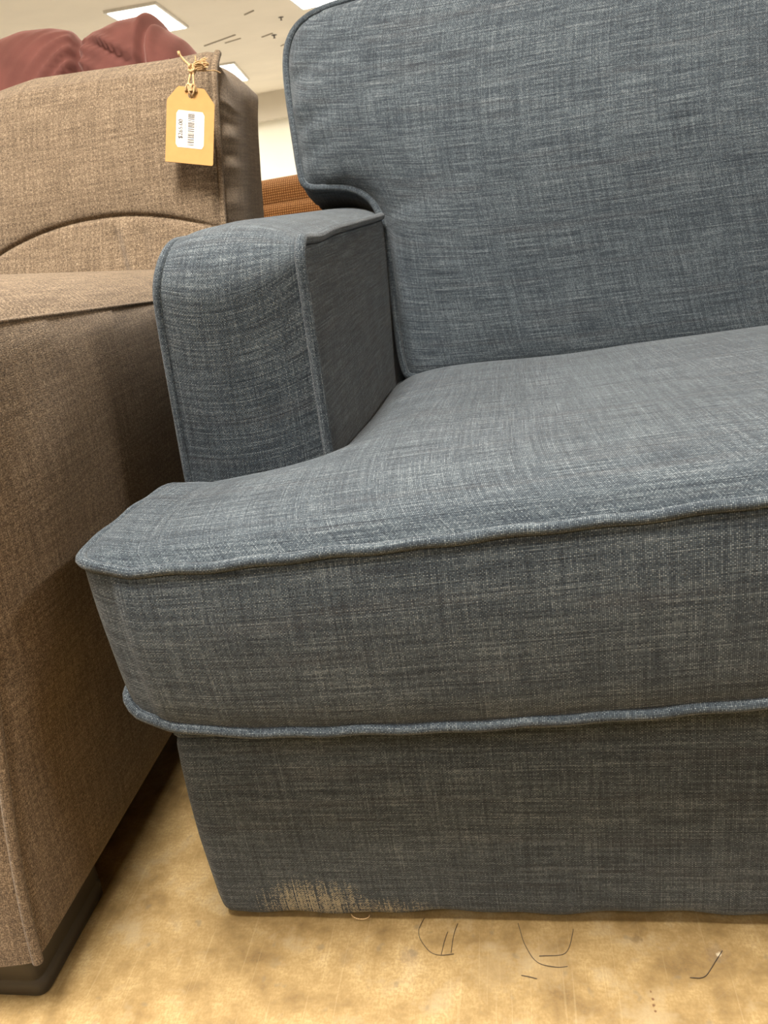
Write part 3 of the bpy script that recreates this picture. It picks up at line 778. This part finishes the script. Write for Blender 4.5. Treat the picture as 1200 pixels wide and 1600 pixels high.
# lower body
m = MB(); prof = [(-.50, .10, 0), (-.47, .07, 0), (-.47, .30, 0), (-.50, .55, 0), (-.52, .80, 0), (-.50, .93, 0), (-.40, .98, 0), (.40, .98, 0), (.48, .93, 0)]
poly = resample(rounded([(-.47, -.14), (.47, -.14), (.47, .28), (-.47, .28)], .06), .02, True); nn = normals2d(poly)
q = skirt(poly, nn, [(-.02, .06), (0, .08), (.012, .3), (.012, .6), (.008, .85), (-.02, .93), (-.08, .96)], lambda a, b, k: (a, b, k)); m.grid(q, closed=True, flip=True)
m.raw(q[:, 0], [list(range(len(poly)))[::-1]], q[:, 0, :2]); m.raw(q[:, -1], [list(range(len(poly)))], q[:, -1, :2])
m.build('body', M_PINK, pk)
for sx in (-.40, .40):
    for y in (-.08, .22):
        m = MB(); m.box((sx-.03, y-.03, 0), (sx+.03, y+.03, .075)); m.build('foot', M_FOOT, pk)

# ================================================================== orange couch far behind
oc = thing('orange_couch', (-.55, 3.35, .004), 'rust orange waffle-cloth couch in the gap between recliner and blue sofa', 'couch')
def puff_box(m, x0, x1, y0, y1, z0, z1, r, sag=0.0, seg=60):
    xs = np.linspace(x0, x1, seg); prof = rounded([(y1, z0), (y1, z1), (y0, z1), (y0, z0)], r, 8); prof = resample(prof, .02)
    P = []
    for x in xs:
        u = (2*(x-x0)/(x1-x0)-1); e = (1-abs(u)**5)**.5 if abs(u) < 1 else 0
        c = np.array([(y0+y1)/2, (z0+z1)/2]); s_ = .86+.14*e
        q = c+(prof-c)*np.array([s_, s_]); q[:, 1] += sag*(1-u*u)*SM((q[:, 1]-z0)/(z1-z0))
        P.append(np.stack([np.full(len(q), x), q[:, 0], q[:, 1]], 1))
    P = np.array(P); m.grid(P, flip=True)
    for k, fl in ((0, True), (-1, False)):
        m.raw(P[k], [list(range(P.shape[1])) if fl else list(range(P.shape[1]))[::-1]], P[k, :, 1:])
m = MB(); puff_box(m, -.62, .62, -.16, .10, .40, .845, .11, .018); m.build('back_cushion', M_ORANGE, oc)
m = MB(); puff_box(m, -.66, .66, -.22, .0, .38, .735, .07, .02); m.build('lumbar_roll', M_ORANGE, oc)
m = MB(); puff_box(m, -.70, .70, -.75, .15, .08, .38, .04); m.build('base', M_ORANGE, oc)
m = MB(); puff_box(m, -.52, .52, -.80, -.16, .37, .50, .06, .01); m.build('seat_cushion', M_ORANGE, oc)
for sx in (-1, 1):
    m = MB(); puff_box(m, sx*.76-.13, sx*.76+.13, -.78, .14, .08, .60, .10); m.build('arm', M_ORANGE, oc)
for sx in (-.6, .6):
    for y in (-.66, .08):
        m = MB(); m.box((sx-.03, y-.03, 0), (sx+.03, y+.03, .09)); m.build('foot', M_FOOT, oc)

# ================================================================== loose hairs on the floor
def hair(pts, r, label):
    P = np.array([(x, y, 0.0) for x, y in pts]); P = resample(chaikin(P, it=3), .003)
    P[:, 2] = r*1.05+.0004*(1+np.sin(np.arange(len(P))*.7))
    o = MB().tube(P-np.array([P[0][0], P[0][1], 0]), r, nseg=6).build('loose_hair', M_HAIR, None, loc=(P[0][0], P[0][1], 0))
    tag(o, label, 'hair', 'loose hairs and threads on the floor')
HAIRS = [
 ([(.226, .004), (.219, -.014), (.232, -.034), (.245, -.040), (.260, -.037)], .00030, 'long dark hair hooked like a J on the floor in front of the blue sofa'),
 ([(.262, -.002), (.258, -.016), (.257, -.036)], .00030, 'short thick dark hair just right of the J-shaped hair on the floor'),
 ([(.252, -.012), (.249, -.024), (.247, -.038)], .00030, 'thin straight hair inside the J-shaped hair on the floor'),
 ([(.325, .000), (.331, -.026), (.342, -.045), (.360, -.049), (.372, -.047)], .00030, 'fine curved hair on the floor below the middle of the hem'),
 ([(.345, -.037), (.362, -.036), (.374, -.033), (.381, -.006)], .00030, 'fine hair bent upward on the floor right of the middle of the hem'),
 ([(.327, -.058), (.335, -.0595), (.342, -.061)], .00034, 'tiny dark thread lying below the fine curved hair'),
 ([(.484, -.055), (.496, -.056), (.504, -.047), (.520, -.026)], .00034, 'single dark hair at the far right of the floor near a dark knot'),
]
for a_ in HAIRS: hair(*a_)
# ================================================================== room
def plane(name, c, mat):
    c = np.array(c, float); m = MB(); m.raw(c, [(0, 1, 2, 3)], [(0, 0), (1, 0), (1, 1), (0, 1)])
    o = m.build(name, mat, None, smooth=False, merge=0); tag(o, kind='structure'); return o
X0, X1, Y0, Y1, HC = -11.0, 11.5, -6.0, 18.3, 3.15
def slab(name, lo, hi, mat): o = MB().box(lo, hi).build(name, mat, None, smooth=False, merge=0); tag(o, kind='structure'); return o
slab('floor', (X0, Y0, -.1), (X1, Y1, 0), M_FLOOR)
slab('floor_bounce', (X0, 2.6, -.02), (X1, Y1, .004), M_BOUNCE_FLOOR)  # unseen added slab; its pale bounce keeps the ceiling from yellowing
slab('ceiling', (X0, Y0, HC), (X1, Y1, HC+.1), M_CEIL)
slab('wall_back', (X0, Y1, 0), (X1, Y1+.1, HC), M_WALL)
slab('wall_front', (X0, Y0-.1, 0), (X1, Y0, HC), M_WALL)
slab('wall_left', (X0-.1, Y0, 0), (X0, Y1, HC), M_WALL)
slab('wall_right', (X1, Y0, 0), (X1+.1, Y1, HC), M_WALL)
slab('trim_1', (X0, Y1-.35, 2.62), (X1, Y1, HC), M_SOFF)

LAMP_W = 150.0
def ceiling_light(x, y, rot, w, l, label, power=1.0):
    o = thing('ceiling_light', (x, y, HC), label, 'ceiling light', 'fluorescent ceiling lights'); o.rotation_euler[2] = rot
    f = MB(); t = .03
    for lo, hi in (((-w/2-t, -l/2-t, -.03), (-w/2, l/2+t, 0)), ((w/2, -l/2-t, -.03), (w/2+t, l/2+t, 0)), ((-w/2, -l/2-t, -.03), (w/2, -l/2, 0)), ((-w/2, l/2, -.03), (w/2, l/2+t, 0))): f.box(lo, hi)
    f.build('frame', M_METAL, o, smooth=False, merge=0)
    MB().box((-w/2, -l/2, -.022), (w/2, l/2, -.012)).build('diffuser', M_LAMP, o, smooth=False, merge=0)
    la = bpy.data.lights.new('lamp', 'AREA'); la.shape = 'RECTANGLE'; la.size = w; la.size_y = l; la.energy = LAMP_W*power; la.color = (1.0, .94, .85); la.spread = math.radians(170 if y > 9 else 140)
    lo_ = bpy.data.objects.new('lamp', la); COL.objects.link(lo_); lo_.location = (0, 0, -.026); lo_.parent = o
RL = math.radians(6)
ceiling_light(-3.76, 10.15, RL, .58, 1.36, 'bright ceiling panel light above the rose plush recliner, top left')
ceiling_light(-1.72, 10.50, math.radians(-1), .58, 1.25, 'bright ceiling panel light at the top edge beside the blue back cushion')
ceiling_light(-4.36, 14.8, math.radians(10), .60, 1.9, 'far ceiling light peeking over the shoulder of the brown recliner')
for x, y in ((.02, -.28), (-2.3, -.2), (4.1, -.15), (.45, -2.7), (-4.2, -3.0), (-1.7, 4.6), (2.4, 4.6), (-5.8, 4.6), (-7.9, 10.2), (-8.4, 14.6), (-6.3, 16.4), (-2.2, 16.4), (-.2, 14.6)):  # unseen lamps: two sited by the shadows, the others added to brighten the room
    if 1:
        ceiling_light(x, y, RL, .58, 1.25, 'unseen ceiling panel light placed to light the room', {(.02, -.28): 1.5, (4.1, -.15): 2.0, (.45, -2.7): .56, (-6.3, 16.4): .8, (-2.2, 16.4): .8}.get((x, y), 1.0))
for x in (2.4,): ceiling_light(x, 10.3, 0, .58, 1.25, 'unseen ceiling panel light added beyond the blue sofa')  # unseen lamp added so the far floor brightens the ceiling

def ceil_bar(x0, y0, x1, y1, w, name, label, cat):
    dx, dy = x1-x0, y1-y0; L_ = math.hypot(dx, dy)
    o = MB().box((-L_/2, -w/2, -.012), (L_/2, w/2, 0)).build(name, M_GREY, None, smooth=False, merge=0, loc=((x0+x1)/2, (y0+y1)/2, HC)); o.rotation_euler[2] = math.atan2(dy, dx)
    tag(o, label, cat)
ceil_bar(-3.80, 12.25, -3.21, 11.93, .024, 'ceiling_slot', 'long thin dark slot in the ceiling above the price tag', 'slot')
ceil_bar(-3.50, 12.33, -3.22, 12.22, .016, 'ceiling_slot', 'short faint dark slot beside the long ceiling slot', 'slot')
ceil_bar(-2.74, 10.90, -2.58, 10.78, .018, 'ceiling_slot', 'small dark mark on the ceiling just left of the top edge light', 'slot')
ceil_bar(-2.90, 13.33, -2.76, 13.2, .018, 'ceiling_slot', 'small dark mark on the ceiling below the sprinkler', 'slot')
ceil_bar(-2.95, 12.42, -2.75, 12.30, .018, 'ceiling_slot', 'short dark mark touching the left of the ceiling sprinkler', 'slot')
def sprinkler(x, y, s, label):
    o = thing('sprinkler', (x, y, HC), label, 'sprinkler'); an = np.linspace(0, 2*np.pi, 25)
    def lathe(prof, name):
        m = MB(); m.grid(np.stack([np.stack([s*r*np.cos(an), s*r*np.sin(an), np.full(25, z*s)], 1) for r, z in prof], 1)); m.build(name, M_DKM, o)
    lathe([(.10, 0), (.10, -.012), (.045, -.03), (.0, -.03)], 'escutcheon'); lathe([(.025, -.02), (.025, -.09), (.05, -.095), (.05, -.105), (0, -.105)], 'head')
sprinkler(-2.77, 12.46, .42, 'round dark sprinkler on the ceiling left of the blue back cushion')
sprinkler(-2.39, 11.45, .36, 'small upright sprinkler on the ceiling near the top edge light')

# ------------------------------------------------------------------ world and view
w = bpy.data.worlds.new('world'); SC.world = w; w.use_nodes = True
w.node_tree.nodes['Background'].inputs[0].default_value = (1, .92, .8, 1); w.node_tree.nodes['Background'].inputs[1].default_value = .0
SC.view_settings.view_transform = 'Standard'; SC.view_settings.look = 'None'; SC.view_settings.gamma = 1
SC.view_settings.use_curve_mapping = False
SC.view_settings.exposure = -0.68
SC.cycles.max_bounces = 8; SC.cycles.diffuse_bounces = 5; SC.cycles.sample_clamp_indirect = 6
